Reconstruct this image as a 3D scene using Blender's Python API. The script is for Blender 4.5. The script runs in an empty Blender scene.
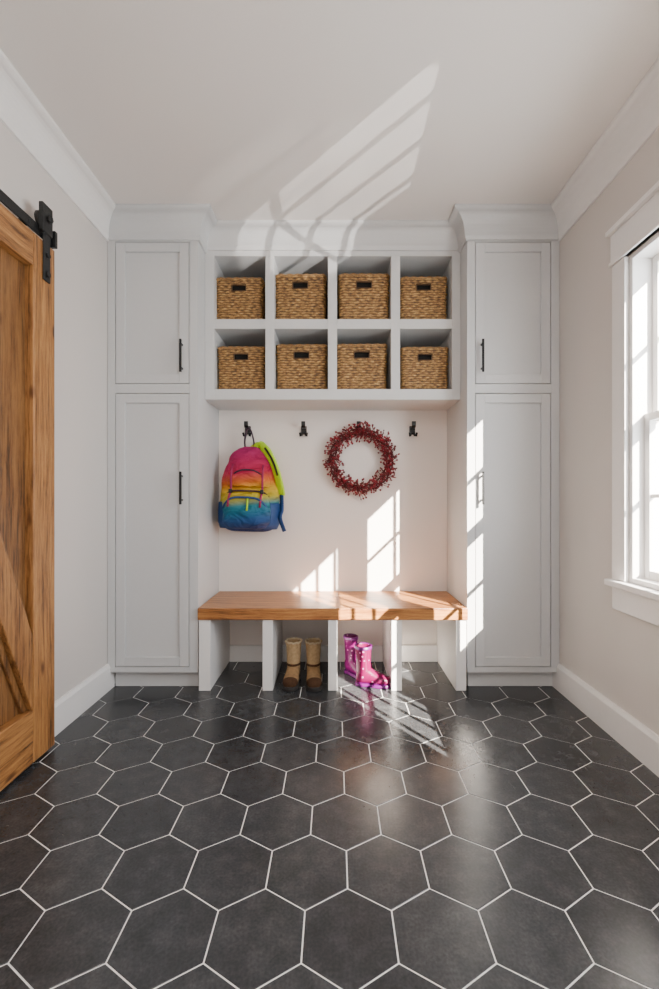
import bpy, bmesh, math, random
from mathutils import Vector, Matrix
random.seed(7)
C = bpy.context.scene.collection
PI = math.pi
# ---------------------------------------------------------------- geometry constants (metres)
H = 2.70; XL = -1.295; XR = 1.278; YB = 2.95; YF = -1.6
YL = 2.50; YC = 2.63; NL = -0.778; NR = 0.751
# ---------------------------------------------------------------- materials
def newmat(name):
    m = bpy.data.materials.new(name); m.use_nodes = True
    nt = m.node_tree; b = nt.nodes['Principled BSDF']
    return m, nt, b
def N(nt, t, **kw):
    n = nt.nodes.new(t)
    for k, v in kw.items():
        if k in n.inputs: n.inputs[k].default_value = v
        else: setattr(n, k, v)
    return n
def ramp(nt, stops, src):
    r = nt.nodes.new('ShaderNodeValToRGB'); e = r.color_ramp.elements
    while len(e) < len(stops): e.new(0.5)
    for i, (p, c) in enumerate(stops):
        e[i].position = p; e[i].color = (c[0], c[1], c[2], 1)
    nt.links.new(src, r.inputs['Fac']); return r
def mult(nt, a, b_):
    mm = N(nt, 'ShaderNodeMix', data_type='RGBA', blend_type='MULTIPLY'); mm.inputs['Factor'].default_value = 1
    nt.links.new(a, mm.inputs['A']); nt.links.new(b_, mm.inputs['B']); return mm.outputs['Result']
def plain(name, col, rough=0.5, metal=0, nscale=40, bump=0.02, var=0.05, spec=None):
    m, nt, b = newmat(name)
    tc = N(nt, 'ShaderNodeTexCoord'); nz = N(nt, 'ShaderNodeTexNoise', Scale=nscale, Detail=4.0)
    nt.links.new(tc.outputs['Object'], nz.inputs['Vector'])
    lo = [c*(1-var) for c in col]; hi = [min(1, c*(1+var)) for c in col]
    r = ramp(nt, [(0.3, lo), (0.7, hi)], nz.outputs['Fac'])
    nt.links.new(r.outputs['Color'], b.inputs['Base Color'])
    b.inputs['Roughness'].default_value = rough; b.inputs['Metallic'].default_value = metal
    if spec is not None: b.inputs['Specular IOR Level'].default_value = spec
    bp = N(nt, 'ShaderNodeBump', Strength=bump, Distance=0.01)
    nt.links.new(nz.outputs['Fac'], bp.inputs['Height']); nt.links.new(bp.outputs['Normal'], b.inputs['Normal'])
    return m
def woodmat(name, axis, dark, mid, light, rough=0.45, brick=None, knots=False):
    m, nt, b = newmat(name); L = nt.links.new
    tc = N(nt, 'ShaderNodeTexCoord'); ge = N(nt, 'ShaderNodeNewGeometry'); oi = N(nt, 'ShaderNodeObjectInfo')
    ad = N(nt, 'ShaderNodeMath', operation='ADD'); L(ge.outputs['Random Per Island'], ad.inputs[0]); L(oi.outputs['Random'], ad.inputs[1])
    ml = N(nt, 'ShaderNodeMath', operation='MULTIPLY'); L(ad.outputs[0], ml.inputs[0]); ml.inputs[1].default_value = 13.0
    va = N(nt, 'ShaderNodeVectorMath', operation='ADD'); L(tc.outputs['Object'], va.inputs[0]); L(ml.outputs[0], va.inputs[1])
    wn = N(nt, 'ShaderNodeTexNoise', Scale=2.5, Detail=2.0); L(va.outputs[0], wn.inputs['Vector'])
    ws = N(nt, 'ShaderNodeVectorMath', operation='SCALE'); L(wn.outputs['Color'], ws.inputs[0]); ws.inputs['Scale'].default_value = 0.03
    vw = N(nt, 'ShaderNodeVectorMath', operation='ADD'); L(va.outputs[0], vw.inputs[0]); L(ws.outputs[0], vw.inputs[1])
    def stretch(a, l):
        mp = N(nt, 'ShaderNodeMapping'); s = [a, a, a]; s[axis] = l; mp.inputs['Scale'].default_value = s
        L(vw.outputs[0], mp.inputs['Vector']); return mp.outputs[0]
    n1 = N(nt, 'ShaderNodeTexNoise', Scale=1.0, Detail=5.0, Roughness=0.65); L(stretch(70, 2.4), n1.inputs['Vector'])
    n2 = N(nt, 'ShaderNodeTexNoise', Scale=1.0, Detail=6.0, Roughness=0.8); L(stretch(300, 10), n2.inputs['Vector'])
    n3 = N(nt, 'ShaderNodeTexNoise', Scale=1.0, Detail=4.0, Roughness=0.6); L(stretch(9, 2.4), n3.inputs['Vector'])
    a1 = N(nt, 'ShaderNodeMath', operation='MULTIPLY_ADD'); L(n2.outputs['Fac'], a1.inputs[0]); a1.inputs[1].default_value = 0.9; L(n1.outputs['Fac'], a1.inputs[2])
    a2 = N(nt, 'ShaderNodeMath', operation='MULTIPLY_ADD'); L(n3.outputs['Fac'], a2.inputs[0]); a2.inputs[1].default_value = 0.28; L(a1.outputs[0], a2.inputs[2])
    sb = N(nt, 'ShaderNodeMath', operation='SUBTRACT'); L(a2.outputs[0], sb.inputs[0]); sb.inputs[1].default_value = 0.585
    r = ramp(nt, [(0.30, dark), (0.45, mid), (0.66, light)], sb.outputs[0])
    out = r.outputs['Color']
    if knots:
        vo = N(nt, 'ShaderNodeTexVoronoi', Scale=1.0); L(stretch(10, 3.4), vo.inputs['Vector'])
        kr = ramp(nt, [(0.0, (0.10, 0.07, 0.05)), (0.07, (0.34, 0.26, 0.20)), (0.14, (1, 1, 1))], vo.outputs['Distance'])
        out = mult(nt, out, kr.outputs['Color'])
    if brick:
        bk = N(nt, 'ShaderNodeTexBrick'); bk.offset = 0.37
        bk.inputs['Scale'].default_value = 1.0; bk.inputs['Brick Width'].default_value = brick[0]; bk.inputs['Row Height'].default_value = brick[1]
        bk.inputs['Mortar Size'].default_value = 0.0006
        bk.inputs['Color1'].default_value = (0.88, 0.85, 0.82, 1); bk.inputs['Color2'].default_value = (1.08, 1.06, 1.04, 1); bk.inputs['Mortar'].default_value = (0.6, 0.52, 0.46, 1)
        L(tc.outputs['Object'], bk.inputs['Vector'])
        out = mult(nt, out, bk.outputs['Color'])
    else:
        ra = ramp(nt, [(0.0, (0.80, 0.78, 0.76)), (1.0, (1.08, 1.08, 1.08))], ge.outputs['Random Per Island'])
        out = mult(nt, out, ra.outputs['Color'])
    L(out, b.inputs['Base Color']); b.inputs['Roughness'].default_value = rough
    bp = N(nt, 'ShaderNodeBump', Strength=0.3, Distance=0.003); L(a1.outputs[0], bp.inputs['Height']); L(bp.outputs['Normal'], b.inputs['Normal'])
    return m
M = {}
M['wall'] = plain('wall_paint', (0.61, 0.565, 0.53), 0.75, nscale=180, var=0.012)
M['niche'] = plain('niche_paint', (0.80, 0.73, 0.68), 0.7, nscale=180, var=0.012)
M['ceil'] = plain('ceiling_paint', (0.73, 0.685, 0.65), 0.8, nscale=180, var=0.012)
M['trim'] = plain('trim_paint', (0.80, 0.775, 0.755), 0.4, nscale=60, var=0.01, bump=0.01)
M['cab'] = plain('cabinet_paint', (0.56, 0.56, 0.56), 0.42, nscale=60, var=0.01, bump=0.01)
M['cub'] = plain('cubby_paint', (0.59, 0.58, 0.57), 0.42, nscale=60, var=0.01, bump=0.01)
M['cubshade'] = plain('cubby_back_shade', (0.085, 0.091, 0.100), 0.5, nscale=60, var=0.01, bump=0.01)  # shade inside the cubbies put into the back panel's colour
M['black'] = plain('black_metal', (0.010, 0.010, 0.011), 0.35, metal=0.3, var=0.1)
M['iron'] = plain('wrought_black_iron', (0.012, 0.012, 0.012), 0.55, metal=0.2, nscale=90, bump=0.1, var=0.2)
WD = ((0.045, 0.016, 0.005), (0.235, 0.096, 0.026), (0.41, 0.195, 0.062))
M['doorZ'] = woodmat('barn_wood_vertical', 2, *WD, knots=True)
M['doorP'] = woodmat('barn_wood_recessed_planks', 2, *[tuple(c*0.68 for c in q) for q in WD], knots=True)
M['doorY'] = woodmat('barn_wood_horizontal', 1, *WD, knots=True)
M['bench'] = woodmat('bench_wood', 0, (0.085, 0.028, 0.008), (0.31, 0.118, 0.032), (0.49, 0.228, 0.072), rough=0.34, brick=(6.0, 0.17))
# tiles
m, nt, b = newmat('hex_tile'); L = nt.links.new
tc = N(nt, 'ShaderNodeTexCoord'); ge = N(nt, 'ShaderNodeNewGeometry')
nz = N(nt, 'ShaderNodeTexNoise', Scale=16.0, Detail=5.0, Roughness=0.65); L(tc.outputs['Object'], nz.inputs['Vector'])
fz = N(nt, 'ShaderNodeTexNoise', Scale=130.0, Detail=3.0); L(tc.outputs['Object'], fz.inputs['Vector'])
r = ramp(nt, [(0.30, (0.025, 0.0262, 0.0285)), (0.5, (0.034, 0.0355, 0.038)), (0.70, (0.050, 0.052, 0.055))], nz.outputs['Fac'])
ra = ramp(nt, [(0, (0.83, 0.83, 0.84)), (1, (1.17, 1.16, 1.15))], ge.outputs['Random Per Island'])
fr = ramp(nt, [(0.30, (0.80, 0.80, 0.80)), (0.72, (1.35, 1.35, 1.35))], fz.outputs['Fac'])
L(mult(nt, mult(nt, r.outputs['Color'], ra.outputs['Color']), fr.outputs['Color']), b.inputs['Base Color'])
b.inputs['Roughness'].default_value = 0.26
bp = N(nt, 'ShaderNodeBump', Strength=0.05, Distance=0.003); L(fz.outputs['Fac'], bp.inputs['Height']); L(bp.outputs['Normal'], b.inputs['Normal'])
M['tile'] = m
M['grout'] = plain('pale_grout', (0.84, 0.82, 0.79), 0.85, nscale=200, bump=0.1)
# wicker
m, nt, b = newmat('woven_hyacinth'); L = nt.links.new
tc = N(nt, 'ShaderNodeTexCoord'); oi = N(nt, 'ShaderNodeObjectInfo')
va = N(nt, 'ShaderNodeVectorMath', operation='ADD'); L(tc.outputs['Object'], va.inputs[0]); L(oi.outputs['Random'], va.inputs[1])
mp = N(nt, 'ShaderNodeMapping'); mp.inputs['Scale'].default_value = (50, 50, 115); L(va.outputs[0], mp.inputs['Vector'])
nz = N(nt, 'ShaderNodeTexNoise', Scale=1.0, Detail=5.0, Roughness=0.75); L(mp.outputs[0], nz.inputs['Vector'])
r = ramp(nt, [(0.33, (0.09, 0.038, 0.011)), (0.44, (0.31, 0.158, 0.047)), (0.57, (0.49, 0.29, 0.098)), (0.72, (0.72, 0.50, 0.23))], nz.outputs['Fac'])
at = N(nt, 'ShaderNodeAttribute', attribute_name='weave')
rw = ramp(nt, [(0.0, (0.10, 0.065, 0.04)), (0.30, (0.72, 0.67, 0.60)), (1.0, (1.2, 1.2, 1.2))], at.outputs['Fac'])  # gaps and sunken strands darkened in the colour as crevice shade
L(mult(nt, r.outputs['Color'], rw.outputs['Color']), b.inputs['Base Color'])
b.inputs['Roughness'].default_value = 0.6
M['wicker'] = m
M['wickrim'] = plain('wicker_rim', (0.28, 0.148, 0.052), 0.6, nscale=90, bump=0.5, var=0.6)
M['inshade'] = plain('basket_inner_shade', (0.006, 0.005, 0.004), 0.95)  # near-black colour stands for the shade inside the baskets
M['slotrim'] = plain('dark_brown_slot_binding', (0.09, 0.045, 0.018), 0.8, var=0.3)
# glass
m, nt, b = newmat('window_glass'); nt.nodes.remove(b)
tr = N(nt, 'ShaderNodeBsdfTransparent'); gl = N(nt, 'ShaderNodeBsdfGlossy', Roughness=0.02); mx = N(nt, 'ShaderNodeMixShader'); mx.inputs[0].default_value = 0.05
nt.links.new(tr.outputs[0], mx.inputs[1]); nt.links.new(gl.outputs[0], mx.inputs[2])
nt.links.new(mx.outputs[0], nt.nodes['Material Output'].inputs['Surface'])
M['glass'] = m
# backpack gradient
def gradmat(name, stops, z0, z1, tilt=0.12, rough=0.75):
    m, nt, b = newmat(name); L = nt.links.new
    tc = N(nt, 'ShaderNodeTexCoord'); sp = N(nt, 'ShaderNodeSeparateXYZ'); L(tc.outputs['Object'], sp.inputs[0])
    a = N(nt, 'ShaderNodeMath', operation='MULTIPLY_ADD'); L(sp.outputs['X'], a.inputs[0]); a.inputs[1].default_value = -tilt; L(sp.outputs['Z'], a.inputs[2])
    mr = N(nt, 'ShaderNodeMapRange'); mr.inputs['From Min'].default_value = z0; mr.inputs['From Max'].default_value = z1; L(a.outputs[0], mr.inputs['Value'])
    r = ramp(nt, stops, mr.outputs[0])
    mp = N(nt, 'ShaderNodeMapping'); mp.inputs['Scale'].default_value = (8, 8, 18); mp.inputs['Rotation'].default_value = (0, 0.6, 0); L(tc.outputs['Object'], mp.inputs['Vector'])
    wv = N(nt, 'ShaderNodeTexNoise', Scale=1.0, Detail=2.0, Distortion=1.0); L(mp.outputs[0], wv.inputs['Vector'])
    L(r.outputs['Color'], b.inputs['Base Color']); b.inputs['Roughness'].default_value = rough
    bp = N(nt, 'ShaderNodeBump', Strength=0.9, Distance=0.04); L(wv.outputs['Fac'], bp.inputs['Height']); L(bp.outputs['Normal'], b.inputs['Normal'])
    return m
RB = [(0.03, (0.003, 0.014, 0.11)), (0.15, (0.002, 0.055, 0.18)), (0.30, (0.004, 0.15, 0.19)), (0.39, (0.40, 0.33, 0.010)), (0.48, (0.55, 0.33, 0.008)), (0.57, (0.54, 0.11, 0.008)), (0.68, (0.42, 0.004, 0.050)), (1.0, (0.31, 0.002, 0.10))]
M['rainbow'] = gradmat('rainbow_nylon', RB, 0.0, 0.52)
M['lime'] = plain('lime_webbing', (0.46, 0.75, 0.004), 0.6, nscale=200, bump=0.2)
M['bluew'] = plain('blue_webbing', (0.006, 0.045, 0.17), 0.6, nscale=200, bump=0.2)
M['purplew'] = plain('dark_zip_tape', (0.030, 0.005, 0.022), 0.6, nscale=200, bump=0.2)
M['mag'] = plain('magenta_nylon', (0.30, 0.006, 0.07), 0.6, nscale=100, bump=0.2)
M['berry'] = plain('red_berry', (0.20, 0.008, 0.016), 0.3, nscale=25, var=0.75)
M['twig'] = plain('brown_twig', (0.08, 0.020, 0.016), 0.8, nscale=90, bump=0.3, var=0.3)
M['tan'] = plain('tan_suede', (0.38, 0.255, 0.135), 0.95, nscale=60, bump=0.2, var=0.2, spec=0.1)
M['tanfoot'] = plain('tan_leather', (0.26, 0.155, 0.072), 0.85, nscale=60, bump=0.2, var=0.2, spec=0.2)
M['brownl'] = plain('brown_leather', (0.060, 0.028, 0.014), 0.8, nscale=80, bump=0.2, var=0.2, spec=0.15)
M['darksole'] = plain('dark_rubber', (0.02, 0.016, 0.014), 0.7)
M['cream'] = plain('cream_fleece', (0.52, 0.41, 0.27), 0.95, nscale=300, bump=0.8, var=0.15, spec=0.1)
M['pinkw'] = plain('magenta_purple_rubber', (0.09, 0.003, 0.09), 0.35)
def dotmat(name, base, dot):
    m, nt, b = newmat(name); L = nt.links.new
    tc = N(nt, 'ShaderNodeTexCoord'); vo = N(nt, 'ShaderNodeTexVoronoi', Scale=40.0, Randomness=0.5); L(tc.outputs['Object'], vo.inputs['Vector'])
    lt = N(nt, 'ShaderNodeMath', operation='LESS_THAN'); L(vo.outputs['Distance'], lt.inputs[0]); lt.inputs[1].default_value = 0.23
    mx = N(nt, 'ShaderNodeMix', data_type='RGBA'); L(lt.outputs[0], mx.inputs['Factor']); mx.inputs['A'].default_value = (*base, 1); mx.inputs['B'].default_value = (*dot, 1)
    L(mx.outputs['Result'], b.inputs['Base Color']); b.inputs['Roughness'].default_value = 0.35; b.inputs['Specular IOR Level'].default_value = 0.3
    return m
M['pinkdots'] = dotmat('dotted_pink_rubber', (0.120, 0.0005, 0.040), (0.48, 0.17, 0.32))
M['purpdots'] = dotmat('dotted_magenta_rubber', (0.10, 0.0008, 0.060), (0.44, 0.16, 0.32))
M['leaf'] = plain('shrub_leaves', (0.012, 0.030, 0.007), 0.7, nscale=3, var=0.5)
M['grass'] = plain('lawn', (0.014, 0.030, 0.008), 0.9, nscale=8, var=0.4, bump=0.4)
M['ext'] = plain('exterior_siding', (0.12, 0.12, 0.12), 0.7)
# ---------------------------------------------------------------- mesh builder
class MB:
    def __init__(s, o=(0, 0, 0)): s.bm = bmesh.new(); s.o = Vector(o)
    def v(s, p): return s.bm.verts.new(Vector(p) - s.o)
    def box(s, x0, x1, y0, y1, z0, z1, mi=0):
        vs = [s.v((x, y, z)) for z in (z0, z1) for y in (y0, y1) for x in (x0, x1)]
        for f in ((0, 2, 3, 1), (4, 5, 7, 6), (0, 1, 5, 4), (2, 6, 7, 3), (0, 4, 6, 2), (1, 3, 7, 5)):
            s.bm.faces.new([vs[i] for i in f]).material_index = mi
        return s
    def loft(s, rings, caps=True, closed=True, mi=0):
        R = [[s.v(p) for p in r] for r in rings]; n = len(R[0])
        for a, b in zip(R[:-1], R[1:]):
            for i in range(n if closed else n-1):
                j = (i+1) % n
                f = s.bm.faces.new((a[i], a[j], b[j], b[i])); f.smooth = True; f.material_index = mi
        if caps:
            s.bm.faces.new(R[0][::-1]).material_index = mi; s.bm.faces.new(R[-1]).material_index = mi
        return R
    def tube(s, path, r, n=8, closed=False, sy=1.0):
        P = [Vector(p) for p in path]; rings = []; m_ = len(P)
        up = None
        for i, p in enumerate(P):
            if closed: t = P[(i+1) % m_] - P[i-1]
            else: t = P[min(i+1, m_-1)] - P[max(i-1, 0)]
            t.normalize()
            if up is None:
                up = Vector((0, 0, 1)) if abs(t.z) < 0.9 else Vector((0, 1, 0))
            a = t.cross(up).normalized(); bb = a.cross(t).normalized(); up = bb
            rr = r[i] if isinstance(r, (list, tuple)) else r
            rings.append([p + a*math.cos(2*PI*k/n)*rr + bb*math.sin(2*PI*k/n)*rr*sy for k in range(n)])
        if closed: rings.append(rings[0]); s.loft(rings, caps=False); bmesh.ops.remove_doubles(s.bm, verts=s.bm.verts, dist=1e-6)
        else: s.loft(rings)
        return s
    def ribbon(s, path, w, t, side):
        side = Vector(side).normalized(); P = [Vector(p) for p in path]; rings = []
        for i, p in enumerate(P):
            tg = (P[min(i+1, len(P)-1)] - P[max(i-1, 0)]).normalized(); nn = tg.cross(side).normalized()
            sd = nn.cross(tg).normalized()
            rings.append([p + sd*w/2 + nn*t/2, p - sd*w/2 + nn*t/2, p - sd*w/2 - nn*t/2, p + sd*w/2 - nn*t/2])
        s.loft(rings); return s
    def disc(s, c, r, x0, x1, n=28, axis='x'):
        def P(a, x): return (x, c[1]+r*math.cos(a), c[2]+r*math.sin(a)) if axis == 'x' else (c[0]+r*math.cos(a), x, c[2]+r*math.sin(a))
        s.loft([[P(2*PI*k/n, x) for k in range(n)] for x in (x0, x1)]); return s
    def quadprism(s, pts, a, b, axis=0, mi=0):
        def P(p, t): return (t, p[0], p[1]) if axis == 0 else (p[0], t, p[1])
        A = [s.v(P(p, a)) for p in pts]; B = [s.v(P(p, b)) for p in pts]; n = len(pts)
        for i in range(n): s.bm.faces.new((A[i], A[(i+1) % n], B[(i+1) % n], B[i]))
        s.bm.faces.new(A[::-1]); s.bm.faces.new(B)
        return s
    def build(s, name, mat, parent=None, bevel=0, smooth=None, seg=2):
        bmesh.ops.recalc_face_normals(s.bm, faces=s.bm.faces)
        me = bpy.data.meshes.new(name); s.bm.to_mesh(me); s.bm.free()
        for mm_ in (mat if isinstance(mat, list) else [mat]): me.materials.append(mm_)
        o = bpy.data.objects.new(name, me); C.objects.link(o)
        if parent: o.parent = parent
        else: o.location = s.o
        if smooth: 
            for f in me.polygons: f.use_smooth = True
        if bevel:
            b_ = o.modifiers.new('bevel', 'BEVEL'); b_.width = bevel; b_.segments = seg; b_.limit_method = 'ANGLE'; b_.angle_limit = math.radians(40)
        return o
def tag(o, label=None, cat=None, group=None, kind=None):
    if label: o['label'] = label
    if cat: o['category'] = cat
    if group: o['group'] = group
    if kind: o['kind'] = kind
    return o
def empty(name, loc, label=None, cat=None, group=None, kind=None, rot=None):
    o = bpy.data.objects.new(name, None); C.objects.link(o); o.location = loc; o.empty_display_size = 0.1
    if rot: o.rotation_euler = rot
    return tag(o, label, cat, group, kind)
def struct(mb, name, mat, bevel=0, label=None): return tag(mb.build(name, mat, None, bevel), label, kind='structure')
def copy_tree(o, parent=None):
    c = o.copy(); C.objects.link(c)
    if parent: c.parent = parent
    for ch in list(o.children): copy_tree(ch, c)
    return c
# ---------------------------------------------------------------- room shell
mb = MB(); w = 0.228; R = w/math.sqrt(3); g = 0.0020
mb.box(XL-0.1, XR+0.14, YF-0.1, YB+0.1, -0.08, -0.0018, 1)
pitch = w*0.8660254
for j in range(-16, 11):
    yc = 1.29 + j*pitch
    for i in range(-8, 9):
        xc = 0.035 + w/2 + i*w + (w/2 if j % 2 else 0)
        if xc < XL-w/2 or xc > XR+w/2 or yc < YF-R or yc > YB+R: continue
        def hexr(rad, z): return [(min(max(xc+rad*math.cos(PI/6+k*PI/3), XL-0.02), XR+0.02), min(max(yc+rad*math.sin(PI/6+k*PI/3), YF-0.02), YB+0.02), z) for k in range(6)]
        rad = R - g/0.866
        a = [mb.v(p) for p in hexr(rad, -0.004)]; b2 = [mb.v(p) for p in hexr(rad, -0.0008)]; c2 = [mb.v(p) for p in hexr(rad-0.001, 0)]
        for q, s2 in ((a, b2), (b2, c2)):
            for k in range(6): mb.bm.faces.new((q[k], q[(k+1) % 6], s2[(k+1) % 6], s2[k]))
        try: mb.bm.faces.new(c2)
        except Exception: pass
bmesh.ops.dissolve_degenerate(mb.bm, dist=1e-6, edges=mb.bm.edges)
struct(mb, 'floor', [M['tile'], M['grout']], label='dark charcoal hexagon tile floor with pale grout')
struct(MB().box(XL-0.1, XR+0.14, YF-0.1, YB+0.1, H, H+0.1), 'ceiling', M['ceil'])
struct(MB().box(XL-0.1, XL, YF, YB, 0, H), 'wall_left', M['wall'])
struct(MB().box(XL-0.1, XR+0.14, YB, YB+0.1, 0, H), 'wall_back', M['niche'])
struct(MB().box(XL-0.1, XR+0.14, YF-0.1, YF, 0, H), 'wall_front', M['wall'])
WZ0, WZ1 = 0.722, 2.14; WY0, WY1 = 0.50, 1.912; XO = XR+0.14
mb = MB()
mb.box(XR, XO, YF, WY0, 0, H).box(XR, XO, WY1, YB, 0, H).box(XR, XO, WY0, WY1, 0, WZ0).box(XR, XO, WY0, WY1, WZ1, H)
struct(mb, 'wall_right', M['wall'])
# crown
def crown_prof(h, p):
    pts = [(0, -h), (0.010, -h), (0.014, -h+0.012)]
    for k in range(9):
        a = k/8*PI/2
        pts.append((0.018+(p-0.034)*(1-math.cos(a)), -h+0.02+(h-0.042)*math.sin(a)))
    pts += [(p-0.006, -0.018), (p, -0.014), (p, 0)]
    return pts
def crown(mb, path, prof, sgn=1):
    P = [Vector((x, y)) for x, y in path]; rings = []
    for i, p in enumerate(P):
        ns = []
        for a, b in ((i-1, i), (i, i+1)):
            if a >= 0 and b < len(P):
                d = (P[b]-P[a]).normalized(); ns.append(Vector((d.y, -d.x))*sgn)
        n = ns[0] if len(ns) == 1 else (ns[0]+ns[1])/(1+ns[0].dot(ns[1]))
        rings.append([(p.x+n.x*q[0], p.y+n.y*q[0], H+q[1]-0.0005) for q in prof] + [(p.x, p.y, H-0.0005)])
    mb.loft(rings)
    for f in mb.bm.faces: f.smooth = False
    return mb
CP = crown_prof(0.145, 0.095); CW = crown_prof(0.15, 0.095)
struct(crown(MB(), [(XL, YF), (XL, YL)], CW), 'trim_1', M['trim'], label='white crown moulding on left wall')
struct(crown(MB(), [(XR, YL), (XR, YF)], CW), 'trim_2', M['trim'], label='white crown moulding on right wall')
def baseprof(t, h): return [(0, 0), (t, 0), (t, h-0.02), (t-0.006, h-0.008), (t-0.008, h), (0, h)]
def baseb(name, path):
    mb = MB(); P = [Vector(p) for p in path]; d = (P[1]-P[0]).normalized(); n = Vector((d.y, -d.x))
    mb.loft([[(p.x+n.x*a, p.y+n.y*a, z+0.0005) for a, z in baseprof(0.018, 0.15)] for p in P])
    for f in mb.bm.faces: f.smooth = False
    o = mb.build(name, M['trim']); o['kind'] = 'structure'
baseb('baseboard_left', [(XL, YF), (XL, YL+0.05)]); baseb('baseboard_right', [(XR, YL+0.05), (XR, YF)])
baseb('baseboard_front', [(XR, YF), (XL, YF)])
mb = MB()
LEGS = [(-0.770, -0.705), (-0.410, -0.352), (-0.039, 0.013), (0.320, 0.378), (0.684, 0.742)]
for (a, b_), (c_, d_) in zip(LEGS[:-1], LEGS[1:]): mb.box(b_+0.001, c_-0.001, YB-0.016, YB, 0.0, 0.11)
struct(mb, 'baseboard_back', M['trim'], 0.003)
# ---------------------------------------------------------------- windows
def window(name, y0, y1, label, cols=2, rows=2):
    root = empty(name, (XR, (y0+y1)/2, WZ0), kind='structure', label=label)
    o = root.location; z0, z1 = WZ0, WZ1
    f = MB(o); t = 0.022
    f.box(XR, XO, y0, y0+t, z0, z1).box(XR, XO, y1-t, y1, z0, z1).box(XR, XO, y0+t, y1-t, z1-t, z1).box(XR, XO+0.02, y0+t, y1-t, z0, z0+t)
    f.build('window_frame', M['trim'], root, 0.002)
    zm = (z0+z1)/2
    for (a, b_, x) in ((z0+t, zm+0.018, XR+0.050), (zm-0.018, z1-t, XR+0.084)):
        s_ = MB(o); k = 0.032; d = 0.028; ya, yb = y0+t, y1-t
        s_.box(x, x+d, ya, ya+k, a, b_).box(x, x+d, yb-k, yb, a, b_).box(x, x+d, ya+k, yb-k, a, a+k+0.004).box(x, x+d, ya+k, yb-k, b_-k, b_)
        for q in range(1, cols):
            ym = ya+(yb-ya)*q/cols; s_.box(x+0.006, x+d-0.006, ym-0.008, ym+0.008, a+k, b_-k)
        for q in range(1, rows):
            zc = a+(b_-a)*q/rows; s_.box(x+0.006, x+d-0.006, ya+k, yb-k, zc-0.008, zc+0.008)
        sash = s_.build('sash', M['trim'], root, 0.002)
        MB(o).box(x+0.013, x+0.016, ya+k-0.004, yb-k+0.004, a+k-0.004, b_-k+0.004).build('glass_pane', M['glass'], sash)
    return root
YM0, YM1 = 1.205, 1.25
window('window_1', YM1, WY1, 'white double hung window with muntins, the one farther from the camera'); window('window_2', WY0, YM0, 'white double hung window with muntins, the one nearer the camera', 4, 2)
mb = MB(); x = XR; ct = 0.02; cw = 0.088
mb.box(x-ct, x, WY1, WY1+cw, WZ0+0.001, WZ1).box(x-ct, x, WY0-cw, WY0, WZ0+0.001, WZ1).box(x-ct, XO, YM0, YM1, WZ0+0.001, WZ1)
mb.box(x-ct-0.004, x, WY0-cw-0.005, WY1+cw+0.005, WZ1, WZ1+0.14)
mb.box(x-ct-0.010, x, WY0-cw-0.010, WY1+cw+0.010, WZ1, WZ1+0.018)
mb.box(x-ct-0.022, x, WY0-cw-0.015, WY1+cw+0.015, WZ1+0.14, WZ1+0.162)
struct(mb, 'trim_3', M['trim'], 0.003, label='white window casing with capped head board')
mb = MB(); mb.box(x-0.050, x+0.04, WY0-cw-0.01, WY1+cw+0.01, WZ0-0.028, WZ0).box(x-0.02, x, WY0-cw, WY1+cw, WZ0-0.135, WZ0-0.028)
struct(mb, 'trim_4', M['trim'], 0.004, label='white window sill with apron board')
struct(MB().box(XO, XO+0.36, -1.5, 4.0, 2.43, 2.54), 'trim_5', M['ext'], label='roof eave outside the window')
# ---------------------------------------------------------------- tall cabinets
def pull(o, x, yf, z0, z1, parent):
    h = MB(o); h.box(x-0.006, x+0.006, yf-0.036, yf-0.026, z0, z1)
    for z in (z0+0.02, z1-0.03): h.box(x-0.005, x+0.005, yf-0.028, yf+0.001, z, z+0.010)
    h.build('handle', M['black'], parent, 0.0015)
def door(o, x0, x1, z0, z1, hx, hz, parent):
    d = MB(o); g_ = 0.0035; x0 += g_; x1 -= g_; z0 += g_; z1 -= g_; st = 0.052; y = YL+0.001; yb = YL+0.02
    d.box(x0, x0+st, y, yb, z0, z1).box(x1-st, x1, y, yb, z0, z1).box(x0+st, x1-st, y, yb, z0, z0+st).box(x0+st, x1-st, y, yb, z1-st, z1)
    d.box(x0+st-0.002, x1-st+0.002, y+0.012, yb-0.002, z0+st-0.002, z1-st+0.002)
    dd = d.build('door', M['cab'], parent, 0.0018)
    pull(o, hx, YL+0.001, hz[0], hz[1], dd)
def locker(x0, x1, d0, d1, hx, label, cpath):
    root = empty('tall_cabinet', ((x0+x1)/2, (YL+YB)/2, 0), label, 'cabinet', 'tall storage cabinets flanking the bench'); o = root.location
    b_ = MB(o); t = YL+0.022
    b_.box(x0, x1, t, YB-0.001, 0.10, H-0.002)
    b_.box(x0, d0, YL, t, 0.10, H-0.002).box(d1, x1, YL, t, 0.10, H-0.002)
    for a, c in ((0.10, 0.130), (1.688, 1.740), (2.548, H-0.002)): b_.box(d0, d1, YL, t, a, c)
    b_.build('body', M['cab'], root, 0.001)
    MB(o).box(x0+0.02, x1, YL+0.05, YB-0.001, 0.001, 0.10).build('toe_kick', M['cab'], root, 0.001)
    door(o, d0, d1, 1.740, 2.548, hx, (1.80, 1.985), root)
    door(o, d0, d1, 0.130, 1.688, hx, (1.055, 1.240), root)
    crown(MB(o), cpath, CP).build('crown', M['cab'], root)
locker(XL+0.002, NL, -1.250, -0.828, -0.868, 'tall pale grey two-door cabinet on the left, nearest the wooden barn door', [(XL+0.002, YL), (NL, YL), (NL, YC-0.001)])
locker(NR, XR-0.002, 0.797, 1.228, 0.832, 'tall pale grey two-door cabinet on the right, beside the window wall', [(NR, YC-0.001), (NR, YL), (XR-0.002, YL)])
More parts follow.
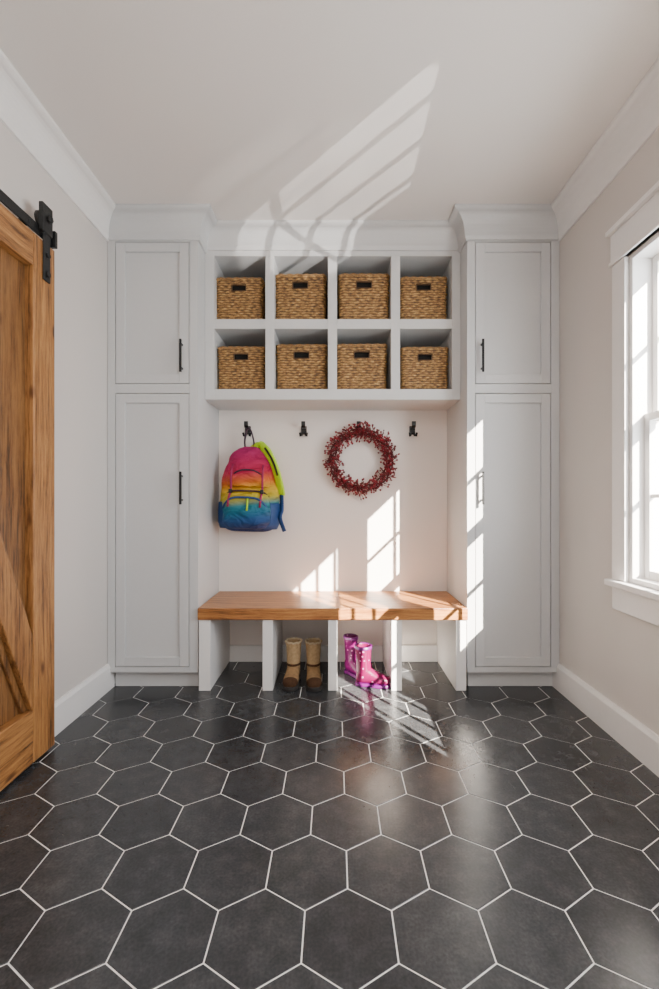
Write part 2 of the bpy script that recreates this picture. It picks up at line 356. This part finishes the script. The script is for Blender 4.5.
# ---------------------------------------------------------------- cubby shelf
root = empty('cubby_shelf', (0, 2.79, 1.678), 'white wall shelf of eight square cubbies holding baskets above the bench', 'shelf'); o = root.location
cx0, cx1 = NL+0.001, NR-0.001; yb = YB-0.001
colx = [(-0.722, -0.416), (-0.363, -0.042), (0.012, 0.335), (0.389, 0.700)]
b_ = MB(o)
b_.box(cx0, colx[0][0], YC, yb, 1.68, H-0.002).box(colx[3][1], cx1, YC, yb, 1.68, H-0.002)
b_.box(colx[0][0], colx[3][1], YC, yb, 1.68, 1.743).box(colx[0][0], colx[3][1], YC, yb, 2.538, H-0.002)
b_.build('case', M['cub'], root, 0.0015)
MB(o).box(colx[0][0], colx[3][1], yb-0.012, yb, 1.743, 2.538).build('back_panel', M['cubshade'], root)
for a, c in zip(colx[:-1], colx[1:]): MB(o).box(a[1], c[0], YC, yb-0.012, 1.743, 2.538).build('divider', M['cub'], root, 0.0015)
for a in colx: MB(o).box(a[0], a[1], YC+0.001, yb-0.012, 2.104, 2.162).build('shelf_board', M['cub'], root, 0.0015)
crown(MB(o), [(cx0, YC), (cx1, YC)], crown_prof(0.13, 0.085)).build('crown', M['cub'], root)
# ---------------------------------------------------------------- bench
root = empty('bench', (-0.013, 2.70, 0), 'built-in bench with warm brown wooden top on white panel legs', 'bench'); o = root.location
MB(o).box(NL+0.004, NR-0.002, 2.475, YB-0.001, 0.404, 0.470).build('bench_top', M['bench'], root, 0.004)
for a, c in LEGS: MB(o).box(a, c, 2.487, YB-0.001, 0.001, 0.4035).build('leg', M['trim'], root, 0.002)
# ---------------------------------------------------------------- baskets
def make_basket():
    bw, bd, bh = 0.285, 0.262, 0.262; rc = 0.022; rnd = random.Random(3)
    root = empty('storage_basket', (0, 0, 0)); ncol = 44; nrow = 18; su, sv = 4, 4
    def per(u):
        hw, hd = bw/2, bd/2; segs = [2*(hw-rc), PI/2*rc, 2*(hd-rc), PI/2*rc]*2; T = sum(segs); s_ = (u % 1.0)*T
        corners = [((-hw+rc, -hd), (1, 0)), ((hw-rc, -hd+rc), -PI/2), ((hw, -hd+rc), (0, 1)), ((hw-rc, hd-rc), 0), ((hw-rc, hd), (-1, 0)), ((-hw+rc, hd-rc), PI/2), ((-hw, hd-rc), (0, -1)), ((-hw+rc, -hd+rc), PI)]
        for k in range(8):
            if s_ <= segs[k] or k == 7:
                p, q = corners[k]
                if k % 2 == 0:
                    nrm = Vector((q[1], -q[0])); return Vector(p)+Vector(q)*s_, nrm
                a = q + s_/rc; nrm = Vector((math.cos(a), math.sin(a))); return Vector(p)+nrm*rc, nrm
            s_ -= segs[k]
    mb = MB(); nu, nv = ncol*su, nrow*sv; grid = []; wt = []
    amp = [[rnd.uniform(0.4, 1.4) for _ in range(ncol*2)] for _ in range(nrow)]
    shade = [[rnd.uniform(0.48, 1.0) for _ in range(ncol*2)] for _ in range(nrow)]
    off = [rnd.uniform(-0.4, 0.4) for _ in range(nrow)]
    ph = [rnd.uniform(0, 6) for _ in range(nrow+1)]
    for j in range(nv+1):
        row = []; v = j/nv; fv = (j % sv)/sv; jr = min(j//sv, nrow-1)
        for i in range(nu):
            p, nn = per(i/nu); U = i/su + off[jr] + 0.3*math.sin(i*0.11+ph[jr])
            prof = math.sin(PI*fv) if j < nv else 0
            s_ = math.sin(PI*U + (jr % 2)*PI); ci = int(U) % (ncol*2)
            d = 0.0036*prof*s_*amp[jr][ci] + 0.0034*prof - 0.001 + rnd.uniform(-0.0005, 0.0005)
            q = p*(0.965+0.035*v) + nn*d
            zz = 0.001+bh*v
            if 2 < j < nv-3: zz += 0.0018*math.sin(i*0.45+ph[jr])
            row.append(mb.v((q.x, q.y, max(0.001, zz)))); wt.append(prof*(0.66+0.34*s_)*shade[jr][ci])
        grid.append(row)
    hz = bh-0.056
    hole = lambda x, y, z: abs(x) < 0.041 and y < -bd/2+0.03 and abs(z-hz) < 0.017
    for j in range(nv):
        for i in range(nu):
            q = [grid[j][i], grid[j][(i+1) % nu], grid[j+1][(i+1) % nu], grid[j+1][i]]
            c = sum((x.co for x in q), Vector())/4
            if hole(*c): continue
            mb.bm.faces.new(q).smooth = True
    mb.bm.verts.index_update()
    o = mb.build('woven_wall', M['wicker'], root)
    at = o.data.attributes.new('weave', 'FLOAT', 'POINT')
    for k, val in enumerate(wt): at.data[k].value = val
    sd = o.modifiers.new('thick', 'SOLIDIFY'); sd.thickness = 0.004; sd.offset = -1
    a, c = bw/2*0.965-0.014, bd/2*0.965-0.014; t = 0.003; mb = MB()
    mb.box(-a, a, -c, c, 0.003, 0.007).box(-a, a, -c, -c+t, 0.007, bh-0.008).box(-a, a, c-t, c, 0.007, bh-0.008).box(-a, -a+t, -c+t, c-t, 0.007, bh-0.008).box(a-t, a, -c+t, c-t, 0.007, bh-0.008)
    mb.build('shade_insert', M['inshade'], root)  # added insert, painted dark so slot and inside look shaded
    n = 88; path = []
    for i in range(n):
        p, nn = per(i/n); path.append((p.x, p.y, 0.001+bh+0.0025*math.sin(i*PI/2)))
    MB().tube(path, 0.0065, 7, closed=True).build('rim', M['wickrim'], root)
    fy0, fy1 = -bd/2-0.0060, -bd/2+0.010; W_, H_, t = 0.046, 0.021, 0.005
    fr_ = MB(); fr_.box(-W_, W_, fy0, fy1, hz+H_-t, hz+H_).box(-W_, W_, fy0, fy1, hz-H_, hz-H_+t).box(-W_, -W_+t, fy0, fy1, hz-H_+t, hz+H_-t).box(W_-t, W_, fy0, fy1, hz-H_+t, hz+H_-t)
    fr_.build('handle_rim', M['slotrim'], root, 0.0015)
    return root
proto = make_basket()
names = ['first', 'second', 'third', 'fourth']
first = True
for rz, zt, rown, px in ((0, 2.1625, 'upper', [239, 300.5, 364, 424]), (1, 1.7435, 'lower', [241, 301.5, 362, 425])):
    for k, p in enumerate(px):
        r_ = proto if first else copy_tree(proto); first = False
        r_.location = ((p-335)*2.675/440, 2.675+0.131, zt)
        sx = 1.0 if k in (0, 3) else 1.07
        r_.scale = (sx, 1, [1.0, 1.08, 1.09, 1.02][k] if rz == 0 else [1.0, 1.05, 1.06, 0.99][k])
        r_.rotation_euler.z = math.radians(random.uniform(-0.8, 0.8))
        tag(r_, 'woven seagrass basket in the %s row of cubbies, %s from the left' % (rown, names[k]), 'basket', 'woven baskets in the cubbies')
# ---------------------------------------------------------------- coat hooks
def make_hook():
    root = empty('coat_hook', (0, 0, 0))
    p = MB(); p.box(-0.019, 0.019, -0.009, 0, -0.022, 0.034); p.build('back_plate', M['black'], root, 0.002)
    MB().ribbon([(0, -0.006, 0.020), (0, -0.03, 0.020), (0, -0.056, 0.022), (0, -0.064, 0.030), (0, -0.066, 0.056)], 0.026, 0.010, (1, 0, 0)).build('upper_prong', M['black'], root, 0.001)
    for s_ in (-1, 1):
        MB().ribbon([(s_*0.008, -0.006, -0.010), (s_*0.014, -0.020, -0.030), (s_*0.020, -0.036, -0.036), (s_*0.024, -0.044, -0.014)], 0.013, 0.009, (1, 0, 0)).build('lower_prong', M['black'], root, 0.001)
    return root
hk = make_hook()
HX = [-0.583, -0.208, 0.155, 0.517]; HZ = 1.540
hl = ['black metal coat hook holding the rainbow backpack', 'bare black metal coat hook between backpack and wreath', 'black metal coat hook behind the red berry wreath', 'bare black metal coat hook right of the wreath']
for k, x in enumerate(HX):
    r_ = hk if k == 0 else copy_tree(hk); r_.location = (x, YB-0.0005, HZ)
    tag(r_, hl[k], 'hook', 'black coat hooks on the niche wall')
# ---------------------------------------------------------------- wreath
root = empty('berry_wreath', ((361-335)*2.90/440, 2.905, 1.08+(500-460)*2.90/440), 'round wreath of dark red berries hanging on the niche wall', 'wreath')
RR = 0.190
mb = MB()
for q in range(6):
    ph = random.random()*6
    path = [((RR+0.020*math.sin(5*a+ph))*math.cos(a), 0.012*math.cos(4*a+ph), (RR+0.020*math.sin(5*a+ph))*math.sin(a)) for a in [2*PI*k/60 for k in range(60)]]
    mb.tube(path, 0.005, 5, closed=True)
mb.build('twig_ring', M['twig'], root)
mb = MB(); bb = MB()
for k in range(1150):
    a = random.uniform(0, 2*PI); ph = random.uniform(-PI, PI); rr = random.uniform(0.008, 0.048) if k % 4 else random.uniform(0.045, 0.072)
    rad = RR + rr*math.cos(ph)*0.98; y = -abs(rr*math.sin(ph))*0.8 + 0.006 
    c = Vector((rad*math.cos(a), y, rad*math.sin(a)))
    s_ = random.uniform(0.0055, 0.0088)
    bmesh.ops.create_icosphere(bb.bm, subdivisions=1, radius=s_, matrix=Matrix.Translation(c))
    if k % 4 == 0:
        b0 = Vector((RR*math.cos(a-0.14), 0, RR*math.sin(a-0.14)))
        mb.tube([b0, (b0+c)/2+Vector((0, -0.004, 0)), c + (c-b0)*0.14], [0.002, 0.0018, 0.001], 4)
mb.build('sprigs', M['twig'], root)
tag(bb.build('berries', M['berry'], root, smooth=True), kind='stuff')
# ---------------------------------------------------------------- backpack
BP = Vector((-0.560, 2.855, 0.877))
root = empty('backpack', BP, 'rainbow coloured kids backpack with lime green straps hanging from a coat hook', 'backpack', rot=(0, math.radians(2), 0))
root.scale = (1.0, 1.0, 1.07)
def sring(cx, cy, z, a, b, n=56, e=2.6):
    out = []
    for k in range(n):
        t = 2*PI*k/n; c, s_ = math.cos(t), math.sin(t)
        out.append((cx+a*math.copysign(abs(c)**(2/e), c), cy+b*math.copysign(abs(s_)**(2/e), s_), z))
    return out
def body(levels, e=2.6, wob=0.005):
    r = []
    for z, a, b, cy in levels:
        ring = sring(0, cy, z, a, b, e=e)
        r.append([(x+wob*math.sin(z*37+y*20)+wob*0.3*math.sin(z*83+y*60), y+wob*math.sin(z*45+x*31)+wob*0.6*math.sin(z*90-x*55), z_) for x, y, z_ in ring])
    return r
def dense(levels, n=4):
    out = []
    for a, b_ in zip(levels[:-1], levels[1:]):
        for k in range(n): out.append(tuple(a[q]*(1-k/n)+b_[q]*k/n for q in range(4)))
    out.append(levels[-1]); return out
mb = MB(); mb.loft(body(dense([(0.0, 0.105, 0.045, 0), (0.010, 0.142, 0.066, 0), (0.04, 0.171, 0.084, 0), (0.09, 0.185, 0.092, 0), (0.17, 0.190, 0.095, 0), (0.25, 0.186, 0.092, 0), (0.33, 0.176, 0.086, 0), (0.39, 0.161, 0.079, 0), (0.44, 0.138, 0.067, 0), (0.475, 0.110, 0.053, 0), (0.50, 0.076, 0.038, 0), (0.512, 0.040, 0.02, 0)])))
sub = mb.build('pack_body', M['rainbow'], root, smooth=True); sub.modifiers.new('s', 'SUBSURF').render_levels = 1
mb = MB(); mb.loft(body(dense([(0.018, 0.090, 0.03, -0.078), (0.028, 0.126, 0.064, -0.084), (0.06, 0.146, 0.088, -0.088), (0.13, 0.152, 0.100, -0.090), (0.19, 0.148, 0.086, -0.086), (0.228, 0.132, 0.058, -0.080), (0.245, 0.098, 0.02, -0.076)])))
fp = mb.build('front_pocket', M['rainbow'], root, smooth=True); fp.modifiers.new('s', 'SUBSURF').render_levels = 1
MB().tube([(x, -0.086-0.082*math.sqrt(max(0, 1-(x/0.152)**4))-0.008, 0.205-0.09*abs(x/0.15)**4) for x in [-0.138+0.276*k/20 for k in range(21)]], 0.0060, 6).build('zipper', M['bluew'], fp)
MB().tube([(x, -0.132+0.050*abs(x/0.14)**3, 0.243-0.04*abs(x/0.14)**6) for x in [-0.135+0.27*k/20 for k in range(21)]], 0.0048, 6).build('pocket_seam', M['purplew'], fp)
mb = MB(); mb.loft(body(dense([(0.262, 0.11, 0.02, -0.064), (0.270, 0.132, 0.044, -0.072), (0.31, 0.136, 0.054, -0.074), (0.36, 0.123, 0.048, -0.066), (0.40, 0.104, 0.038, -0.054), (0.435, 0.074, 0.02, -0.042)])))
up_ = mb.build('upper_pocket', M['rainbow'], root, smooth=True)
MB().tube([(x, -0.120+0.024*abs(x/0.11)**3, 0.366-0.05*abs(x/0.11)**2.5) for x in [-0.112+0.224*k/16 for k in range(17)]], 0.0052, 6).build('zipper', M['purplew'], up_)
for s_ in (-1, 1):
    st = MB().ribbon([(s_*0.095, -0.098, 0.398), (s_*0.097, -0.122, 0.36), (s_*0.098, -0.124, 0.31), (s_*0.098, -0.114, 0.262), (s_*0.098, -0.124, 0.235), (s_*0.098, -0.168, 0.20), (s_*0.098, -0.184, 0.15)], 0.012, 0.004, (1, 0, 0)).build('compression_strap', M['mag'], root)
    MB().box(s_*0.098-0.010, s_*0.098+0.010, -0.140, -0.114, 0.228, 0.252).build('buckle', M['black'], st, 0.003)
for s_ in (-1, 1):
    mb = MB(); rings = []
    for z, q in ((0.02, 0.96), (0.05, 1.02), (0.12, 1.045), (0.17, 1.035), (0.172, 1.0)):
        rr_ = []
        for k in range(12):
            t = (-0.38+0.76*k/11)*PI/1.0
            c, sn = math.cos(t), math.sin(t)
            rr_.append((s_*(0.188*q*abs(c)**(2/2.6)), 0.094*q*math.copysign(abs(sn)**(2/2.6), sn), z))
        rings.append(rr_)
    mb.loft(rings, caps=False, closed=False); sp_ = mb.build('side_pocket', M['bluew'], root, smooth=True); sd = sp_.modifiers.new('t', 'SOLIDIFY'); sd.thickness = 0.004; sd.offset = 1
def arcpts(pts, n=6):
    out = []
    P = [Vector(p) for p in pts]; P = [P[0]]+P+[P[-1]]
    for i in range(1, len(P)-2):
        for k in range(n):
            t = k/n; a, b, c, d = P[i-1:i+3]
            out.append(0.5*((2*b)+(-a+c)*t+(2*a-5*b+4*c-d)*t*t+(-a+3*b-3*c+d)*t**3))
    out.append(P[-2]); return out
s1 = arcpts([(0.02, 0.0, 0.502), (0.075, -0.040, 0.512), (0.128, -0.066, 0.458), (0.166, -0.074, 0.39), (0.192, -0.062, 0.31), (0.206, -0.01, 0.23)])
s1o = MB().ribbon(s1, 0.052, 0.014, (0.8, -0.6, 0.15)).build('shoulder_strap', M['lime'], root, 0.004)
off_ = Vector((0.001, -0.011, 0.003))
MB().ribbon([p+off_ for p in s1[8:-8]], 0.014, 0.005, (0.8, -0.6, 0.15)).build('strap_webbing', M['black'], s1o)
MB().ribbon(arcpts([(-0.02, 0.045, 0.50), (0.03, 0.05, 0.54), (0.07, 0.045, 0.53), (0.12, 0.05, 0.47), (0.15, 0.06, 0.35)]), 0.040, 0.012, (0.75, -0.65, 0)).build('shoulder_strap', M['lime'], root, 0.003)
MB().ribbon(arcpts([(0.206, -0.01, 0.23), (0.212, -0.02, 0.14), (0.206, -0.05, 0.09), (0.238, -0.05, 0.01)]), 0.030, 0.006, (0.8, -0.6, 0)).build('strap_end', M['bluew'], root)
MB().ribbon(arcpts([(-0.045, 0.02, 0.495), (-0.046, 0.0, 0.55), (-0.034, -0.012, 0.606), (-0.019, -0.014, 0.622), (-0.004, -0.012, 0.606), (0.012, 0.0, 0.55), (0.015, 0.02, 0.495)]), 0.030, 0.006, (0, 1, 0)).build('haul_loop', M['purplew'], root)
MB().ribbon([(0.02, -0.176, 0.20), (0.022, -0.190, 0.16), (0.02, -0.194, 0.13)], 0.010, 0.004, (1, 0, 0)).build('zip_pull', M['lime'], root)
# ---------------------------------------------------------------- boots (toe towards -Y)
def boot(loc, rz, label, group, shaft_m, foot_m, sole_m, cuff_m, h, wd=0.040, ln=1.0, style='rain', name='boot'):
    root = empty(name, loc, label, 'boot', group, rot=(0, 0, rz))
    def rg(cx, cy, z, a, b, n=24): return [(cx+a*math.cos(2*PI*k/n), cy+b*math.sin(2*PI*k/n), z) for k in range(n)]
    S = [(0.052, 0.3, 0.055), (0.048, 0.62, 0.078), (0.034, 0.84, 0.095), (0.010, 0.90, 0.104), (-0.02, 0.90, 0.100), (-0.045, 0.92, 0.082), (-0.07, 0.98, 0.066), (-0.10, 1.02, 0.056), (-0.125, 0.96, 0.050), (-0.144, 0.76, 0.042), (-0.153, 0.45, 0.032)]
    def fring(y, a, hh, e=0.0): return [((wd*a+e)*math.copysign(abs(math.cos(2*PI*k/24))**0.9, math.cos(2*PI*k/24)), y*ln, 0.014+hh/2+(hh/2+e)*math.copysign(abs(math.sin(2*PI*k/24))**0.9, math.sin(2*PI*k/24))) for k in range(24)]
    mb = MB(); mb.loft([fring(*q) for q in S]); f = mb.build('foot', foot_m, root, smooth=True); f.modifiers.new('s', 'SUBSURF').render_levels = 2
    out = [(0.058, 0), (0.054, 0.55), (0.035, 0.85), (0.0, 0.82), (-0.04, 0.90), (-0.085, 1.08), (-0.125, 1.00), (-0.15, 0.75), (-0.163, 0.3), (-0.165, 0)]
    pts = [(wd*a*1.02, y*ln) for y, a in out] + [(-wd*a*1.02, y*ln) for y, a in out[-2:0:-1]]
    mb = MB(); mb.loft([[(x, y, z) for x, y in pts] for z in (0.0005, 0.024 if style == 'snow' else 0.018)]); mb.build('sole', sole_m, root, 0.003)
    lv = [(0.05, 0.034, 0.046, 0.006), (0.09, 0.0355, 0.046, 0.006), (0.12, 0.0365, 0.044, 0.008), (h*0.70, 0.039, 0.045, 0.010), (h*0.88, 0.041, 0.048, 0.010), (h, 0.043, 0.050, 0.010)]
    outer = [rg(0, cy, z, a*wd/0.040, b) for z, a, b, cy in lv]
    inner = [rg(0, cy, z, a*wd/0.040-0.005, b-0.005) for z, a, b, cy in lv[::-1][:4]]
    mb = MB(); mb.loft(outer+inner, caps=True); sh = mb.build('shaft', shaft_m, root, smooth=True)
    sh.modifiers.new('s', 'SUBSURF').render_levels = 2
    z, a, b, cy = lv[-1]; a *= wd/0.040
    if style == 'rain':
        mb = MB(); mb.loft([rg(0, cy, z-0.016, a+0.002, b+0.002), rg(0, cy, z+0.002, a+0.003, b+0.003), rg(0, cy, z+0.003, a-0.004, b-0.004), rg(0, cy, z-0.016, a-0.004, b-0.004)], caps=False)
        mb.build('cuff', cuff_m, root, smooth=True)
    else:
        mb = MB(); path = [(a*math.cos(2*PI*k/30), cy+b*math.sin(2*PI*k/30), z+0.003*math.sin(k*2.1)) for k in range(30)]
        mb.tube(path, 0.006, 8, closed=True); mb.build('cuff', cuff_m, root, smooth=True)
        mb = MB(); mb.loft([rg(0, 0.006, 0.102, 0.0385*wd/0.040, 0.0480), rg(0, 0.007, 0.114, 0.0385*wd/0.040, 0.0475), rg(0, 0.007, 0.115, 0.033*wd/0.040, 0.042), rg(0, 0.007, 0.102, 0.033*wd/0.040, 0.042)], caps=False)
        mb.build('ankle_band', M['brownl'], root, smooth=True)
        mb = MB(); mb.loft([fring(*q, 0.0022) for q in S[7:]]); tcap = mb.build('toe_cap', M['brownl'], root, smooth=True); tcap.modifiers.new('s', 'SUBSURF').render_levels = 2
    root.scale = (0.96,)*3 if style == 'snow' else (0.97,)*3
    return root
def fx(p, Y): return (p-335)*Y/440
boot((fx(293.5, 2.63), 2.63, 0.0005), math.radians(-4), 'tan winter boot with dark toe and sole, left of its pair under the bench', 'tan winter boots', M['tan'], M['tanfoot'], M['darksole'], M['cream'], 0.245, 0.046, style='snow', name='winter_boot')
boot((fx(313.5, 2.63), 2.625, 0.0005), math.radians(5), 'tan winter boot with dark toe, right of its pair, beside the middle bench leg', 'tan winter boots', M['tan'], M['tanfoot'], M['darksole'], M['cream'], 0.245, 0.046, style='snow', name='winter_boot')
boot((fx(352.0, 2.73), 2.735, 0.0005), math.radians(40), 'magenta-purple dotted rain boot standing behind its pink mate, against the middle bench leg', 'dotted rain boots', M['purpdots'], M['purpdots'], M['pinkw'], M['pinkw'], 0.240, 0.038, style='rain', name='rain_boot')
boot((fx(365, 2.56), 2.570, 0.0005), math.radians(82), 'bright pink dotted rain boot in front, its toe pointing to the right', 'dotted rain boots', M['pinkdots'], M['pinkdots'], M['pinkw'], M['pinkw'], 0.237, 0.044, style='rain', name='rain_boot')
# ---------------------------------------------------------------- barn door and track
y0, y1 = 0.975, 1.917; zb, zt = 0.015, 2.165; xa, xf = -1.270, -1.220
root = empty('door_1', (xa, (y0+y1)/2, zb), 'honey brown wooden sliding barn door with braces', None, None, 'structure'); o = root.location
sw = 0.135; xp = -1.254; br = 0.215
for a, c in ((y0, y0+sw), (y1-sw, y1)): MB(o).box(xa, xf, a, c, zb, zt).build('stile', M['doorZ'], root, 0.004)
for a, c in ((zb, zb+br), (zt-0.135, zt)): MB(o).box(xa, xf, y0+sw+0.001, y1-sw-0.001, a, c).build('rail', M['doorY'], root, 0.004)
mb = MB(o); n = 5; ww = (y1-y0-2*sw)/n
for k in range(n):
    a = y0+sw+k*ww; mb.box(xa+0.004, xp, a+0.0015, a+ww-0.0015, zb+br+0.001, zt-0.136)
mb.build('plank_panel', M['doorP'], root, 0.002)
ymid = (y0+y1)/2
for s_ in (-1, 1):
    bot = (ymid+s_*((y1-y0)/2-sw-0.003), zb+br+0.003)
    pts = [(ymid+s_*0.001, 1.34), (bot[0], bot[1]+0.30), (bot[0], bot[1]+0.02), (bot[0]-s_*0.006, bot[1]), (ymid+s_*0.001, 1.34-0.31)]
    MB(o).quadprism(pts, xp+0.0003, xf-0.001).build('brace', M['doorZ'], root, 0.004)
    q0 = 1.34-0.31
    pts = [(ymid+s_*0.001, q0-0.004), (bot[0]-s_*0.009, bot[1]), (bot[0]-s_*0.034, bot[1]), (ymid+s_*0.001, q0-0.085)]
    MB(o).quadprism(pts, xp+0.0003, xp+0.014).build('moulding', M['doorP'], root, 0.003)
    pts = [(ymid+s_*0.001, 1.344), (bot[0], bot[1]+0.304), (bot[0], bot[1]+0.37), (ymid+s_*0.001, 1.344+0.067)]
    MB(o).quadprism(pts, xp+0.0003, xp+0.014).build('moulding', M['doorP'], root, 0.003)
def hanger(yc):
    h = MB(o); h.box(xf+0.0005, xf+0.007, yc-0.022, yc+0.022, 2.0, 2.21).box(xf-0.006, xf+0.012, yc-0.036, yc+0.030, 2.20, 2.318)
    hh = h.build('hanger_strap', M['iron'], root, 0.003)
    w_ = MB(o); w_.disc((0, yc, 2.262), 0.034, xf-0.026, xf-0.007); w_.disc((0, yc, 2.262), 0.014, xf+0.012, xf+0.026, 6); w_.build('roller_wheel', M['iron'], hh)
    q = MB(o)
    for z in (2.03, 2.11): q.disc((0, yc, z), 0.012, xf+0.006, xf+0.016, 6)
    q.build('bolt', M['iron'], hh)
hanger(1.855); hanger(1.04)
root = empty('door_track', (XL+0.03, 0.93, 2.205), 'black iron sliding track above the wooden barn door', 'door track'); o = root.location
MB(o).box(-1.240, -1.232, -0.05, 1.93, 2.185, 2.226).build('flat_bar', M['iron'], root, 0.001)
for y in (0.1, 0.55, 1.45, 1.78):
    MB(o).disc((0, y, 2.205), 0.013, XL+0.0005, -1.228, 12).build('standoff_bolt', M['iron'], root)
MB(o).box(-1.245, -1.216, 1.912, 1.93, 2.18, 2.25).build('end_stop', M['iron'], root, 0.002)
# ---------------------------------------------------------------- outdoors
struct(MB().box(XO, 30, -12, 30, -0.5, -0.4), 'ground', M['grass'], label='green lawn outside the window')
def shrub(loc, r, hgt, label, nleaf=2600):
    root = empty('shrub', loc, label, 'shrub')
    t_ = MB(); t_.tube([(0, 0, 0), (0.03, 0.02, hgt*0.4), (0, 0, hgt*0.75)], [0.06, 0.045, 0.02], 8); t_.build('stem', M['twig'], root)
    lf = MB()
    for k in range(nleaf):
        u, v_ = random.uniform(0, 2*PI), math.acos(random.uniform(-1, 1)); q = random.uniform(0.7, 1)*(1+0.2*math.sin(3*u+2*v_))
        c = Vector((r*q*math.sin(v_)*math.cos(u), r*q*math.sin(v_)*math.sin(u), hgt*0.55+hgt*0.45*q*math.cos(v_)))
        a = Vector((random.gauss(0, 1), random.gauss(0, 1), random.gauss(0, 1))).normalized(); b_ = a.cross(Vector((random.gauss(0, 1), 1, random.gauss(0, 1)))).normalized(); s_ = random.uniform(0.05, 0.10)
        vs = [lf.v(c+a*s_), lf.v(c+b_*s_*0.5), lf.v(c-a*s_), lf.v(c-b_*s_*0.5)]; lf.bm.faces.new(vs)
    lf.build('foliage', M['leaf'], root)
shrub((6.2, 8.6, -0.4), 1.1, 4.6, 'tall leafy green shrub seen through the window glass', 3600)
# ---------------------------------------------------------------- lights
w_ = bpy.data.worlds.new('sky'); bpy.context.scene.world = w_; w_.use_nodes = True; nt = w_.node_tree
sk = nt.nodes.new('ShaderNodeTexSky'); sk.sky_type = 'NISHITA'; sk.sun_disc = False; sk.sun_elevation = math.radians(30); sk.sun_rotation = math.radians(140)
nt.links.new(sk.outputs[0], nt.nodes['Background'].inputs[0]); nt.nodes['Background'].inputs[1].default_value = 0.05
def aim(o, d): o.rotation_euler = Vector(d).to_track_quat('-Z', 'Y').to_euler()
def light(name, typ, loc, d, e, col=(1, 1, 1), **kw):
    l = bpy.data.lights.new(name, typ); l.energy = e; l.color = col
    for k, v in kw.items(): setattr(l, k, v)
    o = bpy.data.objects.new(name, l); C.objects.link(o); o.location = loc; aim(o, d); return o
light('sun', 'SUN', (6, -5, 6), (-0.713, 1, -0.68), 84.0, (1, 0.91, 0.79), angle=math.radians(0.3))
light('window_skylight', 'AREA', (XO+0.25, 1.20, 1.45), (-1, 0.15, -0.1), 98, (0.88, 0.94, 1.0), shape='RECTANGLE', size=1.40, size_y=1.4)
light('overhead_fill', 'AREA', (0, -0.7, H-0.06), (0, 0.08, -1), 38, (1, 0.97, 0.94), shape='RECTANGLE', size=1.8, size_y=1.4)  # added unseen fill from above, no real fixture
light('bounce_fill', 'AREA', (0, -1.2, 0.9), (0, 0.6, 1), 24, (1, 0.965, 0.93), shape='RECTANGLE', size=2.0, size_y=1.2)  # added unseen fill that brightens the ceiling, no real fixture
# sunlight glancing up off something shiny outside, through the nearer window onto the ceiling
d = Vector((-0.90, 1.0, 0.525)).normalized()
light('reflected_glare', 'SPOT', Vector((1.278, 0.86, 1.92))-d*4.6, d, 2500, (1, 0.97, 0.93), spot_size=math.radians(6.6), spot_blend=0.12, shadow_soft_size=0.008)
d = Vector((-1.60, 1.45, 0.95)).normalized()
light('faint_glare', 'SPOT', Vector((1.278, 0.90, 1.72))-d*3.8, d, 420, (1, 0.97, 0.93), spot_size=math.radians(7), spot_blend=0.5, shadow_soft_size=0.03)
# ---------------------------------------------------------------- camera
cam = bpy.data.cameras.new('camera'); co = bpy.data.objects.new('camera', cam); C.objects.link(co)
co.location = (0, 0, 1.08); co.rotation_euler = (PI/2, 0, 0)
cam.sensor_width = 36; cam.lens = 440/989*36; cam.shift_x = -5.5/989; cam.shift_y = 5.5/989; cam.clip_start = 0.02
bpy.context.scene.camera = co
